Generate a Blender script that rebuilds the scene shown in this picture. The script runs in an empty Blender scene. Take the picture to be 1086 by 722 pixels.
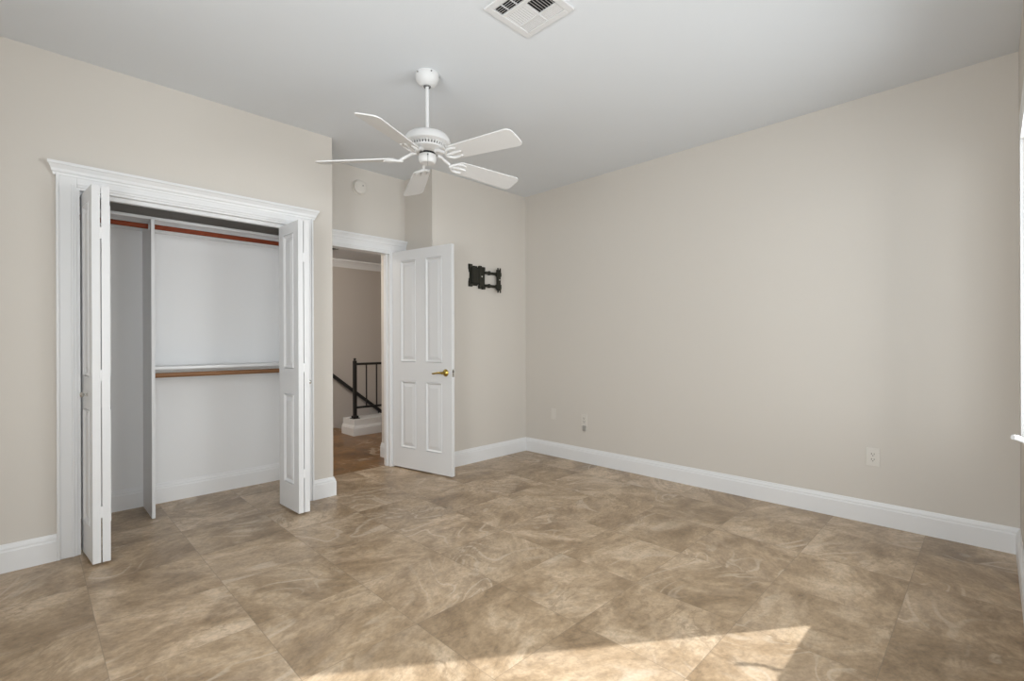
import bpy, bmesh, math, random
from mathutils import Vector, Matrix
random.seed(7)
C = bpy.context.scene
COL = C.collection

# ------------------------------------------------------------------ camera
CAMZ, YAW, ROLL, FPX = 1.164, 0.7872, -0.0038, 510.95
cd = bpy.data.cameras.new('camera'); cam = bpy.data.objects.new('camera', cd); COL.objects.link(cam)
r0 = Vector((math.cos(YAW), -math.sin(YAW), 0)); fw = Vector((math.sin(YAW), math.cos(YAW), 0)); up = Vector((0, 0, 1))
rr = r0 * math.cos(ROLL) + up * math.sin(ROLL); uu = up * math.cos(ROLL) - r0 * math.sin(ROLL)
M3 = Matrix((rr, uu, -fw)).transposed()
cam.matrix_world = Matrix.Translation((0, 0, CAMZ)) @ M3.to_4x4()
cd.sensor_fit = 'HORIZONTAL'; cd.sensor_width = 36.0; cd.lens = FPX / 1086 * 36.0
cd.shift_x = 0.0; cd.shift_y = (363.364 - 361.0) / 1086
cd.clip_start = 0.02
C.camera = cam

# ------------------------------------------------------------------ light and exposure
C.view_settings.view_transform = 'Standard'; C.view_settings.look = 'None'
C.view_settings.gamma = 1.0; C.view_settings.use_curve_mapping = False
C.view_settings.exposure = -0.19
C.cycles.use_denoising = True
C.cycles.max_bounces = 12; C.cycles.diffuse_bounces = 8
C.cycles.sample_clamp_indirect = 8.0

w = bpy.data.worlds.new('sky'); C.world = w; w.use_nodes = True
w.node_tree.nodes['Background'].inputs[0].default_value = (0.80, 0.90, 1.0, 1)
w.node_tree.nodes['Background'].inputs[1].default_value = 1.0

sd = bpy.data.lights.new('sun', 'SUN'); sun = bpy.data.objects.new('sun', sd); COL.objects.link(sun)
sun.rotation_euler = Vector((-1.227, 0.910, -1.0)).to_track_quat('-Z', 'Y').to_euler()
sun.location = (6, -6, 6)
sd.energy = 8.5; sd.angle = 0.009; sd.color = (0.98, 0.98, 1.0)

def area(name, loc, direction, sx, sy, power, color):
    l = bpy.data.lights.new(name, 'AREA'); o = bpy.data.objects.new(name, l); COL.objects.link(o)
    l.shape = 'RECTANGLE'; l.size = sx; l.size_y = sy; l.energy = power; l.color = color
    o.location = loc; o.rotation_euler = Vector(direction).to_track_quat('-Z', 'Y').to_euler()
    return o
area('daylight_front_window', (2.95, -0.80, 1.45), (-0.5, 1, 0), 1.40, 1.50, 80, (0.97, 0.985, 1.0))
area('fill_light_left', (0.05, -0.85, 1.45), (0.95, 1, 0), 1.80, 1.50, 54, (0.97, 0.985, 1.0))  # fill light shining in through the added left window
area('fill_light_side', (-0.95, 0.95, 1.40), (1, 0, 0), 1.40, 1.40, 72, (0.97, 0.985, 1.0))  # fill light shining in through the added side window
area('hall_fill_light', (1.45, 4.85, 2.25), (0.45, 0.6, -0.6), 0.5, 0.5, 40, (1.0, 0.94, 0.85))  # added fill for the hall, no fixture behind it

# ------------------------------------------------------------------ mesh helpers
class MB:
    def __init__(s): s.bm = bmesh.new()
    def hull8(s, pts):
        v = [s.bm.verts.new(p) for p in pts]
        for f in ((3, 2, 1, 0), (4, 5, 6, 7), (0, 1, 5, 4), (1, 2, 6, 5), (2, 3, 7, 6), (3, 0, 4, 7)):
            s.bm.faces.new([v[i] for i in f])
        return s
    def box(s, x0, x1, y0, y1, z0, z1):
        return s.hull8([(x0, y0, z0), (x1, y0, z0), (x1, y1, z0), (x0, y1, z0), (x0, y0, z1), (x1, y0, z1), (x1, y1, z1), (x0, y1, z1)])
    def frustum_y(s, x0, x1, z0, z1, y_base, y_top, inset):
        # raised field whose base lies at y_base, top at y_top, narrowing by inset
        i = inset
        return s.hull8([(x0, y_base, z0), (x1, y_base, z0), (x1, y_base, z1), (x0, y_base, z1),
                        (x0 + i, y_top, z0 + i), (x1 - i, y_top, z0 + i), (x1 - i, y_top, z1 - i), (x0 + i, y_top, z1 - i)])
    def ring_y(s, x0, x1, z0, z1, y_base, y_top, wd):
        # rectangular moulding bead with a peaked section
        o = [(x0, z0), (x1, z0), (x1, z1), (x0, z1)]
        def sh(d): return [(x0 + d, z0 + d), (x1 - d, z0 + d), (x1 - d, z1 - d), (x0 + d, z1 - d)]
        rings = [[s.bm.verts.new((a, y, b)) for a, b in sh(d)] for d, y in ((0, y_base), (wd * .35, y_top), (wd, y_base))]
        for a, b in zip(rings, rings[1:]):
            for k in range(4):
                s.bm.faces.new((a[k], a[(k + 1) % 4], b[(k + 1) % 4], b[k]))
        return s
    def tube(s, pts, r, seg=10, cap=True):
        pts = [Vector(p) for p in pts]; n = len(pts)
        rs = r if isinstance(r, (list, tuple)) else [r] * n
        rings = []; ref = None
        for i, p in enumerate(pts):
            t = (pts[min(i + 1, n - 1)] - pts[max(i - 1, 0)]).normalized()
            if ref is None: ref = t.orthogonal().normalized()
            ref = (ref - t * ref.dot(t)).normalized(); b = t.cross(ref)
            rings.append([s.bm.verts.new(p + (ref * math.cos(2 * math.pi * k / seg) + b * math.sin(2 * math.pi * k / seg)) * rs[i]) for k in range(seg)])
        for a, b in zip(rings, rings[1:]):
            for k in range(seg):
                s.bm.faces.new((a[k], a[(k + 1) % seg], b[(k + 1) % seg], b[k]))
        if cap:
            s.bm.faces.new(list(reversed(rings[0]))); s.bm.faces.new(rings[-1])
        return s
    def lathe(s, prof, seg=48, M=None):
        # prof: (radius, z) list; closed at ends where radius is 0
        M = M or Matrix()
        rings = []
        for r, z in prof:
            if r < 1e-6: rings.append([s.bm.verts.new(M @ Vector((0, 0, z)))])
            else: rings.append([s.bm.verts.new(M @ Vector((r * math.cos(2 * math.pi * k / seg), r * math.sin(2 * math.pi * k / seg), z))) for k in range(seg)])
        for a, b in zip(rings, rings[1:]):
            for k in range(seg):
                q = [a[k % len(a)], a[(k + 1) % len(a)], b[(k + 1) % len(b)], b[k % len(b)]]
                u = []
                for v in q:
                    if v not in u: u.append(v)
                if len(u) > 2: s.bm.faces.new(u)
        return s
    def prism(s, poly, M, h):
        # polygon in local xy extruded by h along local z, placed by matrix M
        a = [s.bm.verts.new(M @ Vector((x, y, 0))) for x, y in poly]
        b = [s.bm.verts.new(M @ Vector((x, y, h))) for x, y in poly]
        n = len(poly)
        s.bm.faces.new(list(reversed(a))); s.bm.faces.new(b)
        for k in range(n): s.bm.faces.new((a[k], a[(k + 1) % n], b[(k + 1) % n], b[k]))
        return s
    def sweep(s, prof, path, closed_ends=True):
        # prof: (offset_out, z) polygon; path: xy points, profile stands to the LEFT of travel; mitred corners
        P = [Vector((x, y)) for x, y in path]; n = len(P); rings = []
        for i, p in enumerate(P):
            d0 = (P[i] - P[i - 1]).normalized() if i > 0 else None
            d1 = (P[i + 1] - P[i]).normalized() if i < n - 1 else None
            n0 = Vector((-d0.y, d0.x)) if d0 else None; n1 = Vector((-d1.y, d1.x)) if d1 else None
            if n0 is None: m = n1
            elif n1 is None: m = n0
            else: m = (n0 + n1) / (1 + n0.dot(n1))
            rings.append([s.bm.verts.new((p.x + m.x * o, p.y + m.y * o, z)) for o, z in prof])
        k_ = len(prof)
        for a, b in zip(rings, rings[1:]):
            for k in range(k_): s.bm.faces.new((a[k], a[(k + 1) % k_], b[(k + 1) % k_], b[k]))
        if closed_ends:
            s.bm.faces.new(rings[0]); s.bm.faces.new(list(reversed(rings[-1])))
        return s
    def build(s, name, m, parent=None, smooth=False, bevel=0.0, loc=None):
        bmesh.ops.recalc_face_normals(s.bm, faces=s.bm.faces)
        me = bpy.data.meshes.new(name); s.bm.to_mesh(me); s.bm.free()
        me.materials.append(m)
        if smooth:
            me.polygons.foreach_set('use_smooth', [True] * len(me.polygons))
        o = bpy.data.objects.new(name, me); COL.objects.link(o)
        if parent: o.parent = parent
        if loc: o.location = loc
        if bevel:
            b = o.modifiers.new('bevel', 'BEVEL'); b.width = bevel; b.segments = 2; b.limit_method = 'ANGLE'; b.angle_limit = math.radians(40)
        if smooth:
            e = o.modifiers.new('split', 'EDGE_SPLIT'); e.split_angle = math.radians(38)
        return o

def tag(o, label=None, cat=None, group=None, kind=None):
    if label: o['label'] = label
    if cat: o['category'] = cat
    if group: o['group'] = group
    if kind: o['kind'] = kind
    return o
def empty(name, loc=(0, 0, 0), rz=0.0):
    o = bpy.data.objects.new(name, None); COL.objects.link(o); o.location = loc; o.rotation_euler = (0, 0, rz)
    o.empty_display_size = 0.1
    return o
def structure(o, label=None, cat=None): return tag(o, label, cat, None, 'structure')
def copy_tree(o, parent=None):
    c = o.copy(); COL.objects.link(c); c.parent = parent
    for ch in list(o.children): copy_tree(ch, c)
    return c

# ------------------------------------------------------------------ materials
def principled(name, color, rough=0.5, metal=0.0, spec=0.5):
    m = bpy.data.materials.new(name); m.use_nodes = True
    b = m.node_tree.nodes['Principled BSDF']
    b.inputs['Base Color'].default_value = (*color, 1); b.inputs['Roughness'].default_value = rough
    b.inputs['Metallic'].default_value = metal; b.inputs['Specular IOR Level'].default_value = spec
    return m
def bumped(m, scale, strength, dist=0.001, detail=3):
    nt = m.node_tree; N = nt.nodes; L = nt.links
    tc = N.new('ShaderNodeTexCoord'); n = N.new('ShaderNodeTexNoise'); bp = N.new('ShaderNodeBump')
    n.inputs['Scale'].default_value = scale; n.inputs['Detail'].default_value = detail
    bp.inputs['Strength'].default_value = strength; bp.inputs['Distance'].default_value = dist
    L.new(tc.outputs['Object'], n.inputs['Vector']); L.new(n.outputs['Fac'], bp.inputs['Height'])
    L.new(bp.outputs['Normal'], N['Principled BSDF'].inputs['Normal'])
    return m
M_wall = bumped(principled('beige_wall_paint', (0.62, 0.585, 0.54), 0.75, spec=0.25), 90, 0.25)
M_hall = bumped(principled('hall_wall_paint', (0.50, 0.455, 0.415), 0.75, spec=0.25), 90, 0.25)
M_ceil = bumped(principled('ceiling_paint', (0.70, 0.725, 0.755), 0.85, spec=0.2), 70, 0.3)
M_closet = bumped(principled('closet_white_paint', (0.86, 0.862, 0.868), 0.7, spec=0.25), 90, 0.2)
M_trim = bumped(principled('white_trim_paint', (0.76, 0.765, 0.775), 0.35, spec=0.5), 25, 0.06)
M_door = bumped(principled('white_door_paint', (0.72, 0.725, 0.735), 0.38, spec=0.5), 40, 0.06)
M_shelf = bumped(principled('white_melamine', (0.78, 0.785, 0.795), 0.45), 40, 0.03)
M_fan = bumped(principled('white_fan_enamel', (0.69, 0.69, 0.69), 0.4), 60, 0.03)
M_grille = bumped(principled('white_grille_enamel', (0.68, 0.68, 0.685), 0.45), 60, 0.03)
M_dark = bumped(principled('dark_void_and_shade', (0.02, 0.02, 0.02), 0.8), 60, 0.05)
M_gap = bumped(principled('fan_slot_grey', (0.16, 0.16, 0.16), 0.6), 60, 0.05)
M_plate = bumped(principled('ivory_plastic', (0.66, 0.63, 0.585), 0.4), 60, 0.03)
M_slot = bumped(principled('outlet_slot', (0.10, 0.09, 0.08), 0.6), 60, 0.03)
M_grey = bumped(principled('plain_grey', (0.36, 0.345, 0.32), 0.5), 60, 0.03)
M_brass = bumped(principled('polished_brass', (0.44, 0.32, 0.085), 0.25, 1.0), 30, 0.02)
M_chrome = bumped(principled('brushed_nickel', (0.62, 0.61, 0.58), 0.25, 1.0), 30, 0.02)
M_iron = bumped(principled('black_iron', (0.012, 0.011, 0.011), 0.45), 60, 0.08)
M_mount = bumped(principled('olive_black_steel', (0.017, 0.0165, 0.010), 0.5, 0.2), 60, 0.05)
M_mount_edge = bumped(principled('worn_steel', (0.07, 0.07, 0.06), 0.4, 0.5), 60, 0.05)

def wood(name, c0, c1, rough=0.4):
    m = principled(name, c0, rough); nt = m.node_tree; N = nt.nodes; L = nt.links
    tc = N.new('ShaderNodeTexCoord'); mp = N.new('ShaderNodeMapping'); n = N.new('ShaderNodeTexNoise'); cr = N.new('ShaderNodeValToRGB')
    mp.inputs['Scale'].default_value = (3, 60, 60); n.inputs['Scale'].default_value = 1.6; n.inputs['Detail'].default_value = 5
    cr.color_ramp.elements[0].position = 0.3; cr.color_ramp.elements[0].color = (*c0, 1)
    cr.color_ramp.elements[1].position = 0.7; cr.color_ramp.elements[1].color = (*c1, 1)
    L.new(tc.outputs['Object'], mp.inputs['Vector']); L.new(mp.outputs['Vector'], n.inputs['Vector'])
    L.new(n.outputs['Fac'], cr.inputs['Fac']); L.new(cr.outputs['Color'], N['Principled BSDF'].inputs['Base Color'])
    return m
M_rod_red = wood('reddish_wood', (0.16, 0.024, 0.004), (0.27, 0.046, 0.008), 0.7)  # redder, darker tone than the lower rod
M_rod_brown = wood('brown_wood', (0.19, 0.085, 0.034), (0.30, 0.15, 0.066), 0.6)

def glass():
    m = bpy.data.materials.new('window_glass'); m.use_nodes = True; nt = m.node_tree; N = nt.nodes; L = nt.links
    N.remove(N['Principled BSDF'])
    t = N.new('ShaderNodeBsdfTransparent'); g = N.new('ShaderNodeBsdfGlossy'); mx = N.new('ShaderNodeMixShader'); mx.inputs[0].default_value = 0.05
    t.inputs[0].default_value = (0.97, 0.98, 0.975, 1); g.inputs['Roughness'].default_value = 0.02
    L.new(t.outputs[0], mx.inputs[1]); L.new(g.outputs[0], mx.inputs[2])
    L.new(mx.outputs[0], N['Material Output'].inputs['Surface'])
    return m
M_glass = glass()

def travertine(name, cast):
    m = principled(name, (0.4, 0.32, 0.23), 0.32); nt = m.node_tree; N = nt.nodes; L = nt.links
    B = N['Principled BSDF']
    def node(t, **k):
        n = N.new(t)
        for a, v in k.items(): setattr(n, a, v)
        return n
    def math_(op, a, b=None, clamp=False):
        n = node('ShaderNodeMath', operation=op); n.use_clamp = clamp
        for i, v in enumerate((a, b)):
            if v is None: continue
            if isinstance(v, (int, float)): n.inputs[i].default_value = v
            else: L.new(v, n.inputs[i])
        return n.outputs[0]
    def mix(fac, a, b, mode='MIX'):
        n = node('ShaderNodeMix', data_type='RGBA', blend_type=mode)
        for i, v in ((0, fac), (6, a), (7, b)):
            if isinstance(v, (int, float)): n.inputs[i].default_value = v
            elif isinstance(v, tuple): n.inputs[i].default_value = (*v, 1)
            else: L.new(v, n.inputs[i])
        return n.outputs[2]
    tc = node('ShaderNodeTexCoord'); sx = node('ShaderNodeSeparateXYZ'); L.new(tc.outputs['Object'], sx.inputs[0])
    T = 0.469
    u = math_('DIVIDE', math_('SUBTRACT', sx.outputs[0], 0.195), T); v = math_('DIVIDE', math_('SUBTRACT', sx.outputs[1], 0.285), T)
    iu = math_('FLOOR', u); iv = math_('FLOOR', v); fu = math_('SUBTRACT', u, iu); fv = math_('SUBTRACT', v, iv)
    cid = node('ShaderNodeCombineXYZ'); L.new(iu, cid.inputs[0]); L.new(iv, cid.inputs[1])
    wn = node('ShaderNodeTexWhiteNoise', noise_dimensions='3D'); L.new(cid.outputs[0], wn.inputs['Vector'])
    sc = node('ShaderNodeSeparateColor'); L.new(wn.outputs['Color'], sc.inputs[0])
    rnd, rnd2, rnd3 = sc.outputs[0], sc.outputs[1], sc.outputs[2]
    # each tile is cut from its own place in the stone
    off = node('ShaderNodeVectorMath', operation='SCALE'); L.new(wn.outputs['Color'], off.inputs[0]); off.inputs['Scale'].default_value = 23.0
    pos = node('ShaderNodeVectorMath', operation='ADD'); L.new(tc.outputs['Object'], pos.inputs[0]); L.new(off.outputs[0], pos.inputs[1])
    rot = node('ShaderNodeVectorRotate', rotation_type='Z_AXIS'); L.new(pos.outputs[0], rot.inputs['Vector'])
    L.new(math_('MULTIPLY', math_('SUBTRACT', rnd2, 0.5), 1.6), rot.inputs['Angle'])
    stretch = node('ShaderNodeMapping'); stretch.inputs['Scale'].default_value = (1.0, 1.4, 1.0); L.new(rot.outputs[0], stretch.inputs['Vector'])
    P = stretch.outputs[0]
    def noise(scale, detail=6, rough=0.6, dist=0.0, vec=P):
        n = node('ShaderNodeTexNoise'); n.inputs['Scale'].default_value = scale; n.inputs['Detail'].default_value = detail
        n.inputs['Roughness'].default_value = rough; n.inputs['Distortion'].default_value = dist; L.new(vec, n.inputs['Vector']); return n
    def ramp(fac, stops):
        c = node('ShaderNodeValToRGB'); e = c.color_ramp.elements
        while len(e) < len(stops): e.new(0.5)
        for q, (p_, col) in zip(e, stops): q.position = p_; q.color = (*col, 1) if isinstance(col, tuple) else (col, col, col, 1)
        L.new(fac, c.inputs['Fac']); return c.outputs['Color']
    cloud = noise(2.6, 12, 0.66, 0.6)
    base = ramp(cloud.outputs['Fac'], [(0.34, (0.210, 0.150, 0.093)), (0.45, (0.310, 0.231, 0.153)), (0.54, (0.400, 0.308, 0.215)), (0.63, (0.52, 0.425, 0.325))])
    # pinkish / greyer cast from tile to tile
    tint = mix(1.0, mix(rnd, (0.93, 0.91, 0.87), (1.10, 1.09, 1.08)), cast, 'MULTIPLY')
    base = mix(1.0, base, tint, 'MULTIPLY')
    pale = noise(1.5, 7, 0.6, 0.5)
    base = mix(math_('MULTIPLY', ramp(pale.outputs['Fac'], [(0.50, 0.0), (0.57, 1.0)]), 0.36), base, (0.51 * cast[0], 0.41 * cast[1], 0.31 * cast[2]))
    # fine pitting
    fine = noise(26, 6, 0.7, 0.4)
    base = mix(0.55, base, ramp(fine.outputs['Fac'], [(0.34, 0.60), (0.50, 1.0), (0.66, 1.22)]), 'MULTIPLY')
    # dark rusty spots in patches
    spot = noise(11, 8, 0.72, 0.5); patch = noise(1.7, 3, 0.5, 0.0)
    sp = math_('MULTIPLY', ramp(spot.outputs['Fac'], [(0.57, 0.0), (0.68, 1.0)]), ramp(patch.outputs['Fac'], [(0.48, 0.0), (0.62, 1.0)]))
    base = mix(math_('MULTIPLY', sp, 0.6), base, (0.17, 0.115, 0.065))
    # cream swirling bands: contour lines of a smooth noise
    sw = noise(1.3, 1.6, 0.45, 1.5)
    band = math_('ABSOLUTE', math_('SUBTRACT', math_('FRACT', math_('MULTIPLY', sw.outputs['Fac'], 8.0)), 0.5))
    line = ramp(band, [(0.0, 1.0), (0.07, 0.7), (0.13, 0.0)])
    where = ramp(noise(1.5, 3, 0.5, 0.0).outputs['Fac'], [(0.50, 0.0), (0.60, 1.0)])
    base = mix(math_('MULTIPLY', math_('MULTIPLY', line, where), 0.6), base, (0.60, 0.50, 0.39))
    shade = ramp(band, [(0.30, 0.0), (0.5, 1.0)])
    base = mix(math_('MULTIPLY', math_('MULTIPLY', shade, where), 0.36), base, (0.24, 0.17, 0.11))
    # thin darker cracks and a crisp speckle
    ck = noise(2.2, 8, 0.62, 0.8)
    cr_ = ramp(math_('ABSOLUTE', math_('SUBTRACT', ck.outputs['Fac'], 0.5)), [(0.0, 1.0), (0.010, 0.5), (0.022, 0.0)])
    base = mix(math_('MULTIPLY', math_('MULTIPLY', cr_, ramp(patch.outputs['Fac'], [(0.45, 0.0), (0.55, 1.0)])), 0.55), base, (0.20 * cast[0], 0.14 * cast[1], 0.085 * cast[2]))
    speck = noise(60, 3, 0.6, 0.0)
    base = mix(0.35, base, ramp(speck.outputs['Fac'], [(0.36, 0.70), (0.50, 1.0), (0.64, 1.22)]), 'MULTIPLY')
    # hairline grout
    du = math_('MINIMUM', fu, math_('SUBTRACT', 1.0, fu)); dv = math_('MINIMUM', fv, math_('SUBTRACT', 1.0, fv))
    dm = math_('MINIMUM', du, dv)
    gr = math_('LESS_THAN', dm, 0.0035)
    col = mix(math_('MULTIPLY', gr, 0.55), base, (0.20, 0.15, 0.10))
    L.new(col, B.inputs['Base Color'])
    rg = node('ShaderNodeMapRange'); L.new(cloud.outputs['Fac'], rg.inputs['Value']); rg.inputs['To Min'].default_value = 0.26; rg.inputs['To Max'].default_value = 0.42
    L.new(rg.outputs[0], B.inputs['Roughness'])
    bp = node('ShaderNodeBump'); bp.inputs['Strength'].default_value = 0.25; bp.inputs['Distance'].default_value = 0.002
    L.new(math_('SUBTRACT', math_('MULTIPLY', fine.outputs['Fac'], 0.25), gr), bp.inputs['Height']); L.new(bp.outputs[0], B.inputs['Normal'])
    return m
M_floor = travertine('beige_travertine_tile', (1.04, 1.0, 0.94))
M_hall_floor = travertine('brown_cast_travertine', (0.54, 0.36, 0.17))  # same travertine pattern multiplied by a darker brown cast

# ------------------------------------------------------------------ room shell
H = 2.74                      # ceiling
XR, YB, YF, XL = 3.81, 3.585, -0.107, -0.75
XC = 1.648                    # end of the closet wall
XJ, YD = 2.58, 4.03           # jut of the back wall, wall that holds the room door
HH = 2.33                     # hall ceiling
YH = 6.43                     # far hall wall
o = MB().box(-0.9, 4.2, -0.3, 4.10, -0.10, 0).box(-0.9, 1.65, 4.10, 4.45, -.10, 0).build('floor', M_floor); structure(o, 'beige travertine tile floor')
o = MB().box(1.65, 4.2, 4.10, 4.45, -0.10, 0).box(0.9, 4.2, 4.45, 5.99, -0.10, 0).box(0.9, 3.0, 5.99, 6.55, -0.10, 0).build('floor_hall', M_hall_floor); structure(o, 'darker brown tile floor of the hallway')
o = MB().box(-0.9, 4.0, -0.3, 4.50, H, H + 0.1).build('ceiling', M_ceil); structure(o, 'flat pale grey-white bedroom ceiling')
o = MB().box(XR, XR + 0.12, -0.3, YB, 0, H).build('wall_right', M_wall); structure(o, 'long plain beige wall on the right')
o = MB().box(XJ, XR + 0.12, YB, 4.13, 0, H).box(XJ - 0.015, XR + 0.12, 4.13, 4.455, 0, H).build('wall_back', M_wall); structure(o, 'beige back wall with the television bracket')
# wall with the room door
DX0, DX1, DZ = 1.675, 2.42, 2.02
o = MB().box(XC, DX0, YD, 4.13, 0, H).box(DX1, XJ, YD, 4.13, 0, H).box(DX0, DX1, YD, 4.13, DZ, H).build('wall_doorway', M_wall); structure(o, 'beige wall above the doorway in the recess')
# closet front wall
KX0, KX1, KZ = 0.190, 1.410, 2.03
o = (MB().box(XL - .12, KX0, YB, YB + 0.11, 0, H).box(KX1, XC, YB, YB + 0.11, 0, H).box(KX0, KX1, YB, YB + 0.11, KZ, H)
     .box(1.60, XC, YB + 0.11, 4.13, 0, H)).build('wall_left', M_wall); structure(o, 'beige wall around the closet opening')
# closet lining
o = (MB().box(-0.10, 1.60, 4.33, 4.45, 0, 2.01).box(-0.20, -0.10, YB + .11, 4.45, 0, 2.01).box(1.55, 1.60, YB + 0.11, 4.33, 0, 2.01)).build('wall_closet', M_closet); structure(o, 'white painted closet interior walls')
o = (MB().box(-0.10, 1.60, 4.33, 4.45, 2.01, H).box(-0.20, -0.10, YB + .11, 4.45, 2.01, H).box(1.55, 1.60, YB + 0.11, 4.33, 2.01, H)).build('wall_closet_upper', M_hall); structure(o, 'beige wall above the top closet shelf, shade painted in as taupe')  # darker hall paint puts the shade above the shelf into the colour
# walls behind the camera; left and side window openings are added for fill
WX0, WX1, WZ0, WZ1 = 1.95, 3.30, 0.70, 2.11
VX0, VX1 = -0.55, 1.25
m = MB()
for a, b in ((XL - .12, VX0), (VX1, WX0), (WX1, XR)): m.box(a, b, YF - 0.10, YF, 0, H)
for a, b in ((VX0, VX1), (WX0, WX1)): m.box(a, b, YF - 0.10, YF, 0, WZ0).box(a, b, YF - 0.10, YF, WZ1, H)
o = m.build('wall_front', M_wall); structure(o)
SY0, SY1 = 0.25, 1.65
o = (MB().box(XL - .12, XL, YF, SY0, 0, H).box(XL - .12, XL, SY1, YB, 0, H).box(XL - .12, XL, SY0, SY1, 0, WZ0).box(XL - .12, XL, SY0, SY1, WZ1, H)).build('wall_side', M_wall); structure(o)
# hall beyond the door
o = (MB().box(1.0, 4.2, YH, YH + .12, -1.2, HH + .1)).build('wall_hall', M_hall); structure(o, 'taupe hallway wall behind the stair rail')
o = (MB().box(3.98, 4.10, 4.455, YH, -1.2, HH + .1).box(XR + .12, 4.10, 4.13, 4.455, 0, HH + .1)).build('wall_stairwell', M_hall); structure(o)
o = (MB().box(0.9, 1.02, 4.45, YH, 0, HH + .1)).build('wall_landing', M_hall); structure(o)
o = MB().box(0.9, 4.10, 4.13, YH, HH, HH + .1).build('ceiling_hall', M_ceil); structure(o, 'lower hallway ceiling seen through the doorway')
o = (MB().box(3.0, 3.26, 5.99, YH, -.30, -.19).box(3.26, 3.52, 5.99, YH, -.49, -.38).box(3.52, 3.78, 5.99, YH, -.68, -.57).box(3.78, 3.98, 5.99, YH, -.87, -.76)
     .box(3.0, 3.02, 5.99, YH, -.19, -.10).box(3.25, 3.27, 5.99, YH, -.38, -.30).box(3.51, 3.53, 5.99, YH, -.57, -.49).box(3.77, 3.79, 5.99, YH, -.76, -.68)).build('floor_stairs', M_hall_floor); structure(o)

# ------------------------------------------------------------------ baseboards
BP = [(0, 0), (0.018, 0), (0.018, 0.104), (0.014, 0.112), (0.014, 0.120), (0.008, 0.130), (0.005, 0.142), (0, 0.142)]
def baseboard(name, path, label=None, prof=BP, m=None):
    o = MB().sweep(prof, path).build(name, m or M_trim); return structure(o, label)
def rev(p): return list(reversed(p))
CO0, CO1 = 0.105, 1.495      # closet casing outer edges
baseboard('baseboard_left', rev([(XL, YB), (CO0, YB)]), 'white baseboard left of the closet')
baseboard('baseboard_pier', rev([(CO1, YB), (XC, YB), (XC, YD)]), 'short white baseboard wrapping the corner beside the closet')
baseboard('baseboard_back', rev([(XJ, YD), (XJ, YB), (XR, YB)]), 'white baseboard under the television bracket')
baseboard('baseboard_right', rev([(XR, YB - .018), (XR, YF)]), 'long white baseboard along the right wall')
baseboard('baseboard_front', rev([(XR - .018, YF), (XL, YF)]))
baseboard('baseboard_side', rev([(XL, YF + .018), (XL, YB - .018)]))
baseboard('baseboard_hall', rev([(XJ - .015, 4.455), (XJ - .015, 4.13)]), 'short white baseboard just beyond the doorway')
baseboard('baseboard_closet', rev([(-0.10, 4.33), (1.55, 4.33)]), 'white baseboard along the closet back', m=M_closet)

# hall crown moulding
o = MB().sweep([(0, HH), (0, HH - .105), (.012, HH - .105), (.02, HH - .085), (.035, HH - .06), (.06, HH - .03), (.075, HH - .022), (.075, HH)], rev([(1.02, YH), (3.98, YH)])).build('trim_1', M_trim)
structure(o, 'white crown moulding at the top of the hallway wall')

# ------------------------------------------------------------------ casings (flat leg with beads, frieze and a crown cap)
def casing(name, x0, x1, xi0, xi1, zi, ztop, y, label, crown_l, crown_r, leg_left=True):
    d = 0.020
    m = MB()
    def leg(a, b, inner_right):
        m.box(a, b, y - d * .72, y, 0, ztop - 0.055)
        ob = (a, a + .014) if inner_right else (b - .014, b)
        m.box(ob[0], ob[1], y - d * 1.15, y - d * .72, 0, ztop - 0.055)
        ib = (b - .024, b - .012) if inner_right else (a + .012, a + .024)
        m.box(ib[0], ib[1], y - d * .98, y - d * .72, 0, zi + .012)
    if leg_left: leg(x0, xi0, True)
    leg(xi1, x1, False)
    xa = xi0 if leg_left else x0
    m.box(xa, xi1, y - d * .72, y, zi, ztop - 0.055)
    m.box(xa, xi1, y - d * .98, y - d * .72, zi + .012, zi + .024)
    o = m.build(name, M_trim, bevel=0.003)
    # crown: stepped profile extruded along x with returned, flared ends
    prof = [(0.0, ztop - .068), (0.016, ztop - .068), (0.018, ztop - .056), (0.024, ztop - .050), (0.028, ztop - .036), (0.040, ztop - .018), (0.046, ztop - .014), (0.046, ztop), (0.0, ztop)]
    k = MB(); rings = []
    for e in (0, 1):
        rg = []
        for off, z in prof:
            fl = off * .72 * (crown_l if e == 0 else crown_r)
            rg.append(k.bm.verts.new(((x0 - fl) if e == 0 else (x1 + fl), y - off - .004 if off else y, z)))
        rings.append(rg)
    n = len(prof)
    for i in range(n): k.bm.faces.new((rings[0][i], rings[0][(i + 1) % n], rings[1][(i + 1) % n], rings[1][i]))
    k.bm.faces.new(rings[0]); k.bm.faces.new(list(reversed(rings[1])))
    k.build('crown_cap', M_trim, parent=o)
    return structure(o, label)
casing('trim_2', CO0, CO1, KX0, KX1, KZ, 2.148, YB, 'wide white casing with crown cap around the closet opening', 1, 1)
casing('trim_3', XC + .001, XJ - .001, DX0, DX1, DZ, 2.140, YD, 'white casing with crown cap above the room doorway', 0, 0, True)
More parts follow.
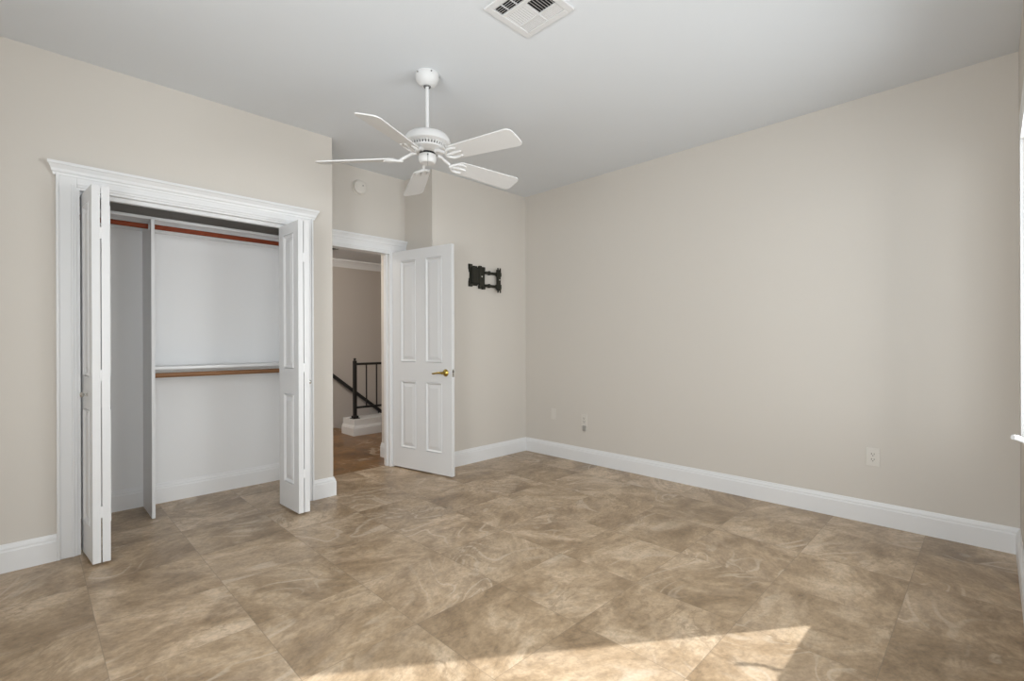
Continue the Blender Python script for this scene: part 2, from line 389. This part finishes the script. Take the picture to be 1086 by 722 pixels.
# jamb linings
j = .012
o = MB().box(KX0, KX0 + j, YB - .008, YB + .115, 0, KZ).box(KX1 - j, KX1, YB - .008, YB + .115, 0, KZ).box(KX0 + j, KX1 - j, YB - .008, YB + .115, KZ - j, KZ).build('trim_4', M_trim)
structure(o, 'white jamb lining of the closet opening')
o = (MB().box(DX0, DX0 + j, YD - .006, 4.136, 0, DZ).box(DX1 - j, DX1, YD - .006, 4.136, 0, DZ).box(DX0 + j, DX1 - j, YD - .006, 4.136, DZ - j, DZ)
     .box(DX0 + j, DX0 + j + .012, YD + .04, YD + .075, 0, DZ - j).box(DX1 - j - .012, DX1 - j, YD + .04, YD + .075, 0, DZ - j)).build('trim_5', M_trim)
structure(o, 'white jamb lining of the room doorway')
o = MB().box(KX0 + j, KX1 - j, YB + .030, YB + .062, KZ - j - .022, KZ - j).build('trim_6', M_trim)
structure(o, 'white bifold track under the closet head')

# ------------------------------------------------------------------ doors
def panel_leaf(name, m, wd, t, z0, z1, cols, rows, parent=None):
    """stile-and-rail leaf along local x, thickness in y (-t/2..t/2); raised panels become children"""
    b = MB(); yb = t / 2; core = t / 2 - .009
    xs = [0] + [v for c in cols for v in c] + [wd]
    zs = [z0] + [v for r in rows for v in r] + [z1]
    for i in range(0, len(xs), 2): b.box(xs[i], xs[i + 1], -yb, yb, z0, z1)
    for c in cols:
        for i in range(0, len(zs), 2): b.box(c[0], c[1], -yb, yb, zs[i], zs[i + 1])
        for r in rows: b.box(c[0], c[1], -core, core, r[0], r[1])
    leaf = b.build(name, m, parent)
    for c in cols:
        for r in rows:
            k = MB()
            for sgn in (-1, 1):
                k.ring_y(c[0] + .0005, c[1] - .0005, r[0] + .0005, r[1] - .0005, sgn * core, sgn * (yb + .003), .020)
                k.frustum_y(c[0] + .026, c[1] - .026, r[0] + .026, r[1] - .026, sgn * core, sgn * (yb - .001), .026)
            k.build('raised_panel', m, leaf)
    return leaf
ROWS = [(.195, .815), (.990, 1.925)]
# room door, swung open against the jut
hx, hy = 2.428, 4.012
ang = math.atan2(3.300 - 4.022, 2.565 - 2.426)
door = empty('door_1', (hx, hy, 0), ang)
structure(door, 'white four-panel room door standing open', 'door')
leaf = panel_leaf('door_leaf', M_door, .735, .035, .012, 2.020, [(.112, .308), (.428, .626)], ROWS, door)
leaf.location = (0, .0175, 0)
def lever(parent, y0, sgn):
    k = MB(); R = Matrix.Translation((.668, y0, .905)) @ Matrix.Rotation(math.radians(-90 * sgn), 4, 'X')
    k.lathe([(0, 0), (.031, 0), (.032, .004), (.029, .009), (.020, .013), (.012, .020), (.011, .045), (.013, .05), (0, .052)], 28, R)
    rose = k.build('door_handle', M_brass, parent, True); rose['label'] = 'brass lever handle'
    l = MB(); pts = [(.668, y0 + sgn * .044, .905), (.64, y0 + sgn * .047, .906), (.60, y0 + sgn * .046, .903), (.565, y0 + sgn * .044, .897), (.545, y0 + sgn * .041, .896)]
    l.tube(pts, [.011, .0095, .008, .0075, .006], 12).build('lever', M_brass, rose, True)
lever(door, -.0, -1); lever(door, .035, 1)
MB().box(.735, .7365, .006, .029, .870, .935).build('latch_plate', M_chrome, door)
MB().tube([(.7365, .0175, .892), (.7395, .0175, .892)], .0045, 8).tube([(.7365, .0175, .915), (.7415, .0175, .915)], .0075, 10).build('latch_bolt', M_slot, door)
for z in (.22, 1.02, 1.83):
    MB().tube([(-.006, .040, z - .045), (-.006, .040, z + .045)], .006, 10).build('hinge', M_brass, door, True)

def bifold(name, pivot, hinge_front, back, label, knob_leaf_side, knob_d):
    """two leaves folded on a hinge at the room side; pivot/back are the ends at the track, hinge_front (two points) the room ends"""
    e = empty(name, (pivot[0], pivot[1], 0)); structure(e, label, 'closet door')
    for k, (a, b) in enumerate(((pivot, hinge_front[0]), (back, hinge_front[1]))):
        d = Vector((b[0] - a[0], b[1] - a[1])); wd = d.length
        lf = panel_leaf('door_leaf', M_door, wd, .034, .015, 2.000, [(.075, wd - .075)], ROWS, e)
        lf.location = (a[0] - pivot[0], a[1] - pivot[1], 0); lf.rotation_euler = (0, 0, math.atan2(d.y, d.x))
        if k == 0:
            R = Matrix.Translation((wd - knob_d, knob_leaf_side * .017, .895)) @ Matrix.Rotation(math.radians(-90 * knob_leaf_side), 4, 'X')
            MB().lathe([(0, 0), (.010, 0), (.010, .003), (.006, .006), (.006, .014), (.013, .019), (.0145, .025), (.011, .031), (0, .033)], 20, R).build('knob', M_chrome, lf, True)
    f0, f1 = hinge_front
    for z in (.28, 1.0, 1.75):
        mx, my = (f0[0] + f1[0]) / 2 - pivot[0], (f0[1] + f1[1]) / 2 - pivot[1]
        MB().box(mx - .006, mx + .006, my - .001, my + .03, z - .03, z + .03).build('hinge', M_trim, e)
    MB().tube([(0, -.025, 2.0), (0, -.025, 2.018)], .005, 8).build('pivot_pin', M_chrome, e)
    return e
bifold('door_2', (.224, 3.635), ((.2505, 3.325), (.2895, 3.325)), (.318, 3.632), 'white bifold closet door folded open at the left side of the closet', -1, .12)
bifold('door_3', (1.376, 3.635), ((1.342, 3.316), (1.303, 3.316)), (1.290, 3.632), 'white bifold closet door folded open at the right side, beside the doorway', 1, .075)

# ------------------------------------------------------------------ closet fittings
o = MB().box(-.10, 1.55, 3.995, 4.33, 2.000, 2.020).build('closet_shelf', M_shelf, bevel=.001)
tag(o, 'long white shelf across the top of the closet', 'shelf')
MB().box(-.10, 1.55, 4.31, 4.33, 1.975, 2.000).build('cleat', M_shelf, o)
o = MB().box(.578, .597, 3.965, 4.308, 0, 1.9985).build('closet_divider', M_shelf, bevel=.001)
tag(o, 'tall white vertical board dividing the closet', 'panel')
o = MB().box(.5975, 1.55, 4.01, 4.33, .990, 1.009).build('closet_shelf', M_shelf, bevel=.001)
tag(o, 'lower white shelf right of the closet divider', 'shelf')
MB().box(.597, 1.55, 4.312, 4.33, .90, .990).build('cleat', M_shelf, o)
def rod(xa, xb, y, z, m, label):
    e = empty('closet_rod', (xa, y, z)); tag(e, label, 'clothes rod')
    pole = MB().tube([(0.004, 0, 0), (xb - xa - .004, 0, 0)], .0165, 20).build('pole', m, e, True)
    for x, s in ((0, 1), (xb - xa, -1)):
        R = Matrix.Translation((x, 0, 0)) @ Matrix.Rotation(math.radians(90 * s), 4, 'Y')
        MB().lathe([(.0, 0), (.024, 0), (.024, .006), (.0185, .008), (.0185, .004), (0, .004)], 20, R).build('rod_socket', M_shelf, e, True)
    return e
rod(-.10, .578, 4.03, 1.957, M_rod_red, 'short reddish wooden rod left of the closet divider')
rod(.597, 1.55, 4.03, 1.960, M_rod_red, 'long reddish wooden rod under the top closet shelf')
rod(.597, 1.55, 4.03, .9495, M_rod_brown, 'brown wooden rod under the lower closet shelf')

# ------------------------------------------------------------------ ceiling fan
fx, fy = 1.656, 2.345
fan = empty('ceiling_fan', (fx, fy, H)); tag(fan, 'white five-blade ceiling fan hanging on a short rod', 'ceiling fan')
MB().lathe([(0, 0), (.068, 0), (.070, -.008), (.069, -.020), (.063, -.040), (.050, -.058), (.038, -.066), (.032, -.070), (.012, -.070), (0, -.070)]).build('canopy', M_fan, fan, True)
for a in (45, 115, 185, 255, 325):
    MB().lathe([(0, 0), (.0045, 0), (.0045, .004), (0, .005)], 8, Matrix.Rotation(math.radians(a), 4, 'Z') @ Matrix.Translation((.0685, 0, -.012)) @ Matrix.Rotation(math.radians(90), 4, 'Y')).build('screw', M_gap, fan)
MB().lathe([(.012, -.071), (.022, -.071), (.020, -.076), (.012, -.076)], 24).build('canopy_collar', M_gap, fan, True)
MB().tube([(0, 0, -.06), (0, 0, -.345)], .0105, 20).build('downrod', M_fan, fan, True)
MB().lathe([(0, -.326), (.018, -.326), (.022, -.334), (.045, -.339), (.085, -.348), (.115, -.362), (.130, -.380), (.134, -.398), (.132, -.410), (.120, -.418), (.112, -.420), (.112, -.422), (0, -.422)], 64).build('motor_housing', M_fan, fan, True)
k = MB()
for i in range(40):
    a = 2 * math.pi * i / 40; Mx = Matrix.Rotation(a, 4, 'Z')
    pts = [Mx @ Vector(v) for v in ((.103, -.0035, -.4195), (.116, -.0045, -.4155), (.116, .0045, -.4155), (.103, .0035, -.4195), (.098, -.003, -.440), (.106, -.004, -.436), (.106, .004, -.436), (.098, .003, -.440))]
    k.hull8(pts)
k.build('vent_fins', M_fan, fan)
MB().lathe([(0, -.421), (.098, -.421), (.094, -.436), (0, -.436)], 48).build('vent_core', M_gap, fan, True)
MB().lathe([(0, -.436), (.106, -.436), (.104, -.446), (.078, -.456), (.060, -.462), (0, -.462)], 48).build('motor_base', M_fan, fan, True)
MB().lathe([(0, -.461), (.046, -.461), (.046, -.474), (0, -.474)], 32).build('rotor_neck', M_dark, fan, True)
MB().lathe([(0, -.472), (.040, -.472), (.050, -.475), (.051, -.480), (.051, -.506), (.048, -.510), (.046, -.517), (.040, -.522), (0, -.523)], 40).build('switch_housing', M_fan, fan, True)
ca = math.radians(-135 + 12)
MB().tube([(.052 * math.cos(ca), .052 * math.sin(ca), -.488), (.056 * math.cos(ca), .056 * math.sin(ca), -.493), (.056 * math.cos(ca), .056 * math.sin(ca), -.555)], .0012, 6).build('pull_chain', M_gap, fan)
MB().lathe([(0, 0), (.0045, 0), (.0045, .006), (0, .006)], 10, Matrix.Translation((.0505 * math.cos(ca), .0505 * math.sin(ca), -.488)) @ Matrix.Rotation(ca, 4, 'Z') @ Matrix.Rotation(math.radians(90), 4, 'Y')).build('chain_outlet', M_gap, fan)
R0, R1 = .185, .637
PITCH = math.radians(-15)
def blade_poly():
    hw0, hw1 = .057, .072; P = []
    def arc(cx, cy, r, a0, a1, n=6):
        return [(cx + r * math.cos(math.radians(a0 + (a1 - a0) * i / n)), cy + r * math.sin(math.radians(a0 + (a1 - a0) * i / n))) for i in range(n + 1)]
    P += arc(R0 + .035, -hw0 + .035, .035, 180, 270); P += arc(R1 - .035, -hw1 + .035, .035, 270, 360)
    P += arc(R1 - .035, hw1 - .035, .035, 0, 90); P += arc(R0 + .035, hw0 - .035, .035, 90, 180)
    return P
def make_blade():
    T = Matrix.Translation((0, 0, -.495)) @ Matrix.Rotation(math.radians(2.6), 4, 'Y') @ Matrix.Rotation(PITCH, 4, 'X')
    b = MB().prism(blade_poly(), T, .007).build('blade', M_fan, fan, bevel=.0015)
    k = MB()
    def tp(x, y, z): return T @ Vector((x, y, z))
    k.tube([Vector((.062, 0, -.462)), Vector((.092, 0, -.466)), Vector((.112, 0, -.478)), Vector((.135, 0, -.489)), tp(.165, 0, -.006), tp(.20, 0, -.005)], [.011, .010, .009, .009, .009, .007], 10)
    for sg in (-1, 1):
        k.tube([tp(.150, 0, -.007), tp(.165, sg * .020, -.007), tp(.185, sg * .036, -.005), tp(.215, sg * .040, -.004), tp(.245, sg * .034, -.003)], [.008, .008, .0075, .0065, .005], 8)
    k.tube([tp(.165, 0, -.005), tp(.235, 0, -.003), tp(.262, 0, -.003)], [.008, .007, .004], 8)
    for x, y in ((.225, .038), (.225, -.038), (.245, 0)):
        k.lathe([(0, -.009), (.006, -.007), (.006, 0), (0, 0)], 10, Matrix.Translation(tp(x, y, 0)))
    k.build('blade_iron', M_fan, b, True)
    return b
TH0 = 64.0
b0 = make_blade(); b0.rotation_euler = (0, 0, math.radians(TH0))
for i in range(1, 5):
    c = copy_tree(b0, fan); c.rotation_euler = (0, 0, math.radians(TH0 + 72 * i))

# ------------------------------------------------------------------ ceiling vent
vent = empty('ceiling_vent', (1.668, 1.540, H)); tag(vent, 'square white ceiling air vent with louvres', 'air vent')
m = MB(); S = .152
def frame(m, a, b, z0, z1):
    m.box(-a, a, -a, -b, z0, z1).box(-a, a, b, a, z0, z1).box(-a, -b, -b, b, z0, z1).box(b, a, -b, b, z0, z1)
frame(m, S, .118, -.010, 0)
m.box(-.058, -.038, -.118, .118, -.009, -.001); m.box(.055, .062, -.118, .118, -.009, -.001)
m.box(-.038, .055, -.014, .000, -.009, -.001); m.box(.062, .118, -.012, -.004, -.009, -.001)
m.build('frame', M_grille, vent, bevel=.002)
MB().box(-.118, .118, -.118, .118, -.0006, 0).build('duct_shade_sheet', M_dark, vent)  # flat dark sheet painted as the shade inside the duct
def blade_y(m, x, y0, y1, tilt, hl=.0055, za=-.009, zb=-.001):   # slat running along y
    dx = hl * math.sin(tilt)
    m.hull8([(x - dx - .0006, y0, za), (x - dx + .0006, y0, za), (x - dx + .0006, y1, za), (x - dx - .0006, y1, za),
             (x + dx - .0006, y0, zb), (x + dx + .0006, y0, zb), (x + dx + .0006, y1, zb), (x + dx - .0006, y1, zb)])
def blade_x(m, y, x0, x1, tilt, hl=.0055, za=-.009, zb=-.001):
    dy = hl * math.sin(tilt)
    m.hull8([(x0, y - dy - .0006, za), (x1, y - dy - .0006, za), (x1, y - dy + .0006, za), (x0, y - dy + .0006, za),
             (x0, y + dy - .0006, zb), (x1, y + dy - .0006, zb), (x1, y + dy + .0006, zb), (x0, y + dy + .0006, zb)])
m = MB()
for i in range(5): blade_y(m, -.112 + i * .0125, -.118, .118, 1.1)
m.box(-.118, -.058, -.050, -.046, -.008, -.002).box(-.118, -.058, .016, .020, -.008, -.002).box(-.118, -.058, .070, .074, -.008, -.002)
m.build('louvre_bank', M_grille, vent)
m = MB()
for i in range(5): blade_y(m, .0675 + i * .0112, -.118, .118, -1.4, .0038, -.0065, -.0045)
m.build('louvre_bank', M_grille, vent)
m = MB()
for i in range(9): blade_x(m, .007 + i * .0132, -.038, .055, -1.4, .0046, -.0065, -.0045)
m.build('louvre_bank', M_grille, vent)
m = MB()
for i in range(7): blade_x(m, -.108 + i * .0150, -.038, .055, 1.1)
m.build('louvre_bank', M_grille, vent)

# ------------------------------------------------------------------ smoke detector
sm = empty('smoke_detector', (2.100, YD, 2.563)); tag(sm, 'round white smoke detector on the wall above the doorway', 'smoke detector')
RY = Matrix.Rotation(math.radians(90), 4, 'X')
MB().lathe([(0, 0), (.068, 0), (.070, .004), (.068, .010), (.062, .012), (0, .012)], 48, RY).build('base', M_plate, sm, True)
MB().lathe([(0, .012), (.060, .012), (.0615, .020), (.058, .030), (.048, .035), (.030, .037), (0, .0375)], 48, RY).build('cover', M_plate, sm, True)
MB().lathe([(0, 0), (.005, 0), (.005, .003), (0, .003)], 12, Matrix.Translation((.022, -.0355, .014)) @ RY).build('indicator_light', M_slot, sm, True)
MB().lathe([(.016, 0), (.018, .002), (.020, .002), (.022, 0)], 24, Matrix.Translation((-.008, -.0365, -.010)) @ RY).build('test_button', M_plate, sm, True)

# ------------------------------------------------------------------ tv mount
tv = empty('wall_mount', (3.105, YB, 1.82)); tag(tv, 'black metal television wall bracket with folded arms', 'wall bracket')
def px(m, x0, x1, y0, y1, z0, z1): return m.box(x0, x1, -y1, -y0, z0, z1)
m = MB(); px(m, -.092, .012, 0, .004, -.098, .098)
px(m, -.105, -.055, 0, .010, .055, .110); px(m, -.105, -.055, 0, .010, -.110, -.055)
px(m, .0, .022, .0, .006, -.085, .085); px(m, -.100, -.088, 0, .020, .03, .108); px(m, -.100, -.088, 0, .020, -.108, -.03)
m.build('wall_plate', M_mount, tv, bevel=.002)
m = MB(); px(m, -.078, .020, .004, .026, -.080, .080); px(m, -.070, -.012, .030, .036, -.072, .072)
m.build('arm_cover', M_mount, tv, bevel=.004)
for z in (.102, -.102):
    for x in (-.080, -.062): MB().lathe([(0, 0), (.006, 0), (.0055, .004), (0, .005)], 12, Matrix.Translation((x, -.010, z * .86)) @ RY).build('bolt', M_mount_edge, tv, True)
m = MB(); px(m, .018, .086, .012, .030, -.108, .082); px(m, .012, .046, .010, .034, .060, .100); px(m, .056, .090, .010, .034, .056, .092)
px(m, .012, .046, .010, .034, -.124, -.090); px(m, .056, .090, .010, .034, -.128, -.094)
m.build('pivot_column', M_mount, tv, bevel=.003)
MB().lathe([(0, 0), (.007, 0), (.007, .002), (0, .002)], 14, Matrix.Translation((.048, -.030, -.004)) @ RY).build('label_dot', M_plate, tv, True)
for z in (.038, -.090):
    m = MB(); px(m, .085, .262, .022, .044, z - .013, z + .013); px(m, .128, .146, .018, .048, z - .020, z + .020)
    m.build('arm', M_mount, tv, bevel=.003)
m = MB(); px(m, .238, .278, .030, .058, -.125, .082)
px(m, .230, .290, .026, .056, .014, .054); px(m, .230, .290, .026, .056, -.112, -.068)
px(m, .232, .248, .052, .060, .080, .098); px(m, .264, .280, .052, .060, .080, .098); px(m, .232, .280, .052, .060, .054, .081)
px(m, .232, .248, .052, .060, -.152, -.132); px(m, .264, .280, .052, .060, -.152, -.132); px(m, .232, .280, .052, .060, -.132, -.108)
m.build('screen_bracket', M_mount, tv, bevel=.002)
MB().lathe([(0, 0), (.006, 0), (.006, .002), (0, .002)], 14, Matrix.Translation((.262, -.058, -.020)) @ RY).build('bracket_screw', M_plate, tv, True)

# ------------------------------------------------------------------ outlets on the right wall
RX = Matrix.Rotation(math.radians(-90), 4, 'Y')
def plate(name, y, z, label, wy=.072, hz=.117):
    e = empty(name, (XR, y, z)); tag(e, label, 'wall outlet')
    MB().box(-.006, 0, -wy / 2, wy / 2, -hz / 2, hz / 2).build('cover_plate', M_plate, e, bevel=.003)
    return e
def duplex(e, blank_low=False):
    MB().box(-.0085, -.006, -.017, .017, -.034, .034).build('receptacle', M_plate, e, bevel=.001)
    for zc in (.016, -.018):
        m = MB()
        m.box(-.0092, -.0084, -.0085, -.0055, zc, zc + .010).box(-.0092, -.0084, .0050, .0085, zc, zc + .010)
        m.lathe([(0, 0), (.0032, 0), (.0032, .0008), (0, .0008)], 10, Matrix.Translation((-.0084, 0, zc - .006)) @ RX)
        m.build('socket_slots', M_slot, e)
e = plate('wall_outlet', .541, .425, 'beige power outlet on the right wall nearest the window'); duplex(e)
e = plate('wall_outlet', 2.806, .410, 'beige outlet low on the wall with a small grey block below'); duplex(e)
MB().box(-.016, -.002, -.017, .015, -.105, -.052).build('grey_block', M_grey, e, bevel=.003)  # small grey block below the cover plate
e = plate('wall_outlet', 3.192, .430, 'faint blank wall plate nearest the room corner', .066, .112)
MB().box(-.0075, -.006, -.012, .012, -.028, .028).build('blank_insert', M_plate, e, bevel=.001)

# ------------------------------------------------------------------ hall: curb, railing, handrail, ceiling fitting
o = (MB().box(2.885, 3.98, 5.675, 5.985, 0, .200)
     .sweep([(p[0], p[1] * .9) for p in BP], rev([(2.885, 5.985), (2.885, 5.675), (3.98, 5.675)]))).build('trim_7', M_trim)
structure(o, 'white boxed curb under the black stair railing')
ry = 5.80
rl = empty('stair_railing', (2.958, ry, .200)); tag(rl, 'black metal stair railing on the white curb', 'railing')
np_ = MB().box(-.020, .020, -.020, .020, .012, .735).build('newel_post', M_iron, rl, bevel=.002)
MB().box(-.048, .048, -.048, .048, 0, .008).box(-.034, .034, -.034, .034, .008, .035).build('base_plate', M_iron, np_, bevel=.003)
MB().lathe([(0, .735), (.024, .735), (.024, .741), (.010, .745), (.010, .750), (.018, .756), (.019, .764), (.012, .772), (0, .775)], 16).build('finial', M_iron, np_, True)
MB().box(.020, 1.02, -.022, .022, .682, .712).build('top_rail', M_iron, rl, bevel=.004)
MB().box(.020, 1.02, -.013, .013, .124, .150).build('bottom_rail', M_iron, rl, bevel=.002)
for i in range(6):
    x = .162 + i * .147
    MB().box(x - .0065, x + .0065, -.0065, .0065, .150, .682).build('baluster', M_iron, rl)
hr = empty('handrail', (2.75, YH, .863)); tag(hr, 'black handrail sloping down the hallway wall behind the railing', 'handrail')
sl = -.775
m = MB(); a = Vector((0, -.065, 0)); b = Vector((1.20, -.065, 1.20 * sl)); nz = Vector((.613, 0, .79)) * .021
m.hull8([a - nz + Vector((0, -.02, 0)), b - nz + Vector((0, -.02, 0)), b - nz + Vector((0, .02, 0)), a - nz + Vector((0, .02, 0)),
         a + nz + Vector((0, -.02, 0)), b + nz + Vector((0, -.02, 0)), b + nz + Vector((0, .02, 0)), a + nz + Vector((0, .02, 0))])
m.build('rail', M_iron, hr, bevel=.004)
for bx in (.87,):
    z = bx * sl
    MB().tube([(bx, -.065, z - .015), (bx - .01, -.065, z - .06), (bx - .035, -.06, z - .095), (bx - .05, -.035, z - .105), (bx - .05, 0, z - .105)], .010, 10).lathe([(0, 0), (.028, 0), (.026, .008), (0, .010)], 20, Matrix.Translation((bx - .05, 0, z - .105)) @ RY).build('bracket', M_iron, hr, True)
hf = empty('hall_ceiling_fitting', (2.62, 5.72, HH)); tag(hf, 'small dark round fitting on the hallway ceiling', 'ceiling fitting')
FL = Matrix.Rotation(math.pi, 4, 'X')
MB().lathe([(.055, 0), (.088, 0), (.086, .006), (.060, .008)], 32, FL).build('trim_ring', M_gap, hf, True)
MB().lathe([(0, .001), (.058, .001), (.050, .004), (0, .004)], 32, FL).build('lamp_recess', M_dark, hf, True)

# ------------------------------------------------------------------ windows
def window(name, u0, u1, z0, z1, place, label=None):
    """u along the wall, v outward through it; place maps (u, v, z) to the room"""
    e = empty(name); structure(e, label, None)
    def bx(m, a, b, c, d, z_0, z_1):
        p = [place(a, c, z_0), place(b, c, z_0), place(b, d, z_0), place(a, d, z_0), place(a, c, z_1), place(b, c, z_1), place(b, d, z_1), place(a, d, z_1)]
        m.hull8(p)
    m = MB(); f = .040
    bx(m, u0, u0 + f, .05, .10, z0, z1); bx(m, u1 - .046, u1, .05, .10, z0, z1); bx(m, u0 + f, u1 - .046, .05, .10, z0, z0 + .035); bx(m, u0 + f, u1 - .046, .05, .10, z1 - .004, z1)
    m.build('window_frame', M_trim, e)
    m = MB(); bx(m, u0 + f, u1 - .046, .072, .076, z0 + .035, z1 - .004); m.build('window_pane', M_glass, e)
    m = MB(); c = .080
    bx(m, u0 - c, u0, -.011, 0, z0, z1 + .14); bx(m, u1, u1 + c, -.011, 0, z0, z1 + .14); bx(m, u0, u1, -.011, 0, z1, z1 + .14)
    m.build('window_casing', M_trim, e)
    return e
w1 = window('window_1', WX0, WX1, WZ0, WZ1, lambda u, v, z: (u, YF - v, z), 'white window casing at the far right edge')
k = MB()
k.tube([(2.806, -.165, .738), (2.804, -.158, .752), (2.800, -.146, .759), (2.797, -.128, .757), (2.794, -.105, .757), (2.787, -.088, .766), (2.777, -.072, .777), (2.766, -.058, .781)],
       [.016, .013, .009, .008, .008, .009, .0115, .0105], 12)
k.lathe([(0, -.004), (.024, -.004), (.022, .006), (0, .008)], 16, Matrix.Translation((2.806, -.168, .738)))
ck = k.build('window_crank', M_trim, w1, True); ck['label'] = 'white casement crank handle'
window('added_window_2', VX0, VX1, WZ0, WZ1, lambda u, v, z: (u, YF - v, z))  # unseen window, added so fill light can enter beside the camera
window('added_window_3', SY0, SY1, WZ0, WZ1, lambda u, v, z: (XL - v, u, z))  # unseen side window, added to let in more fill
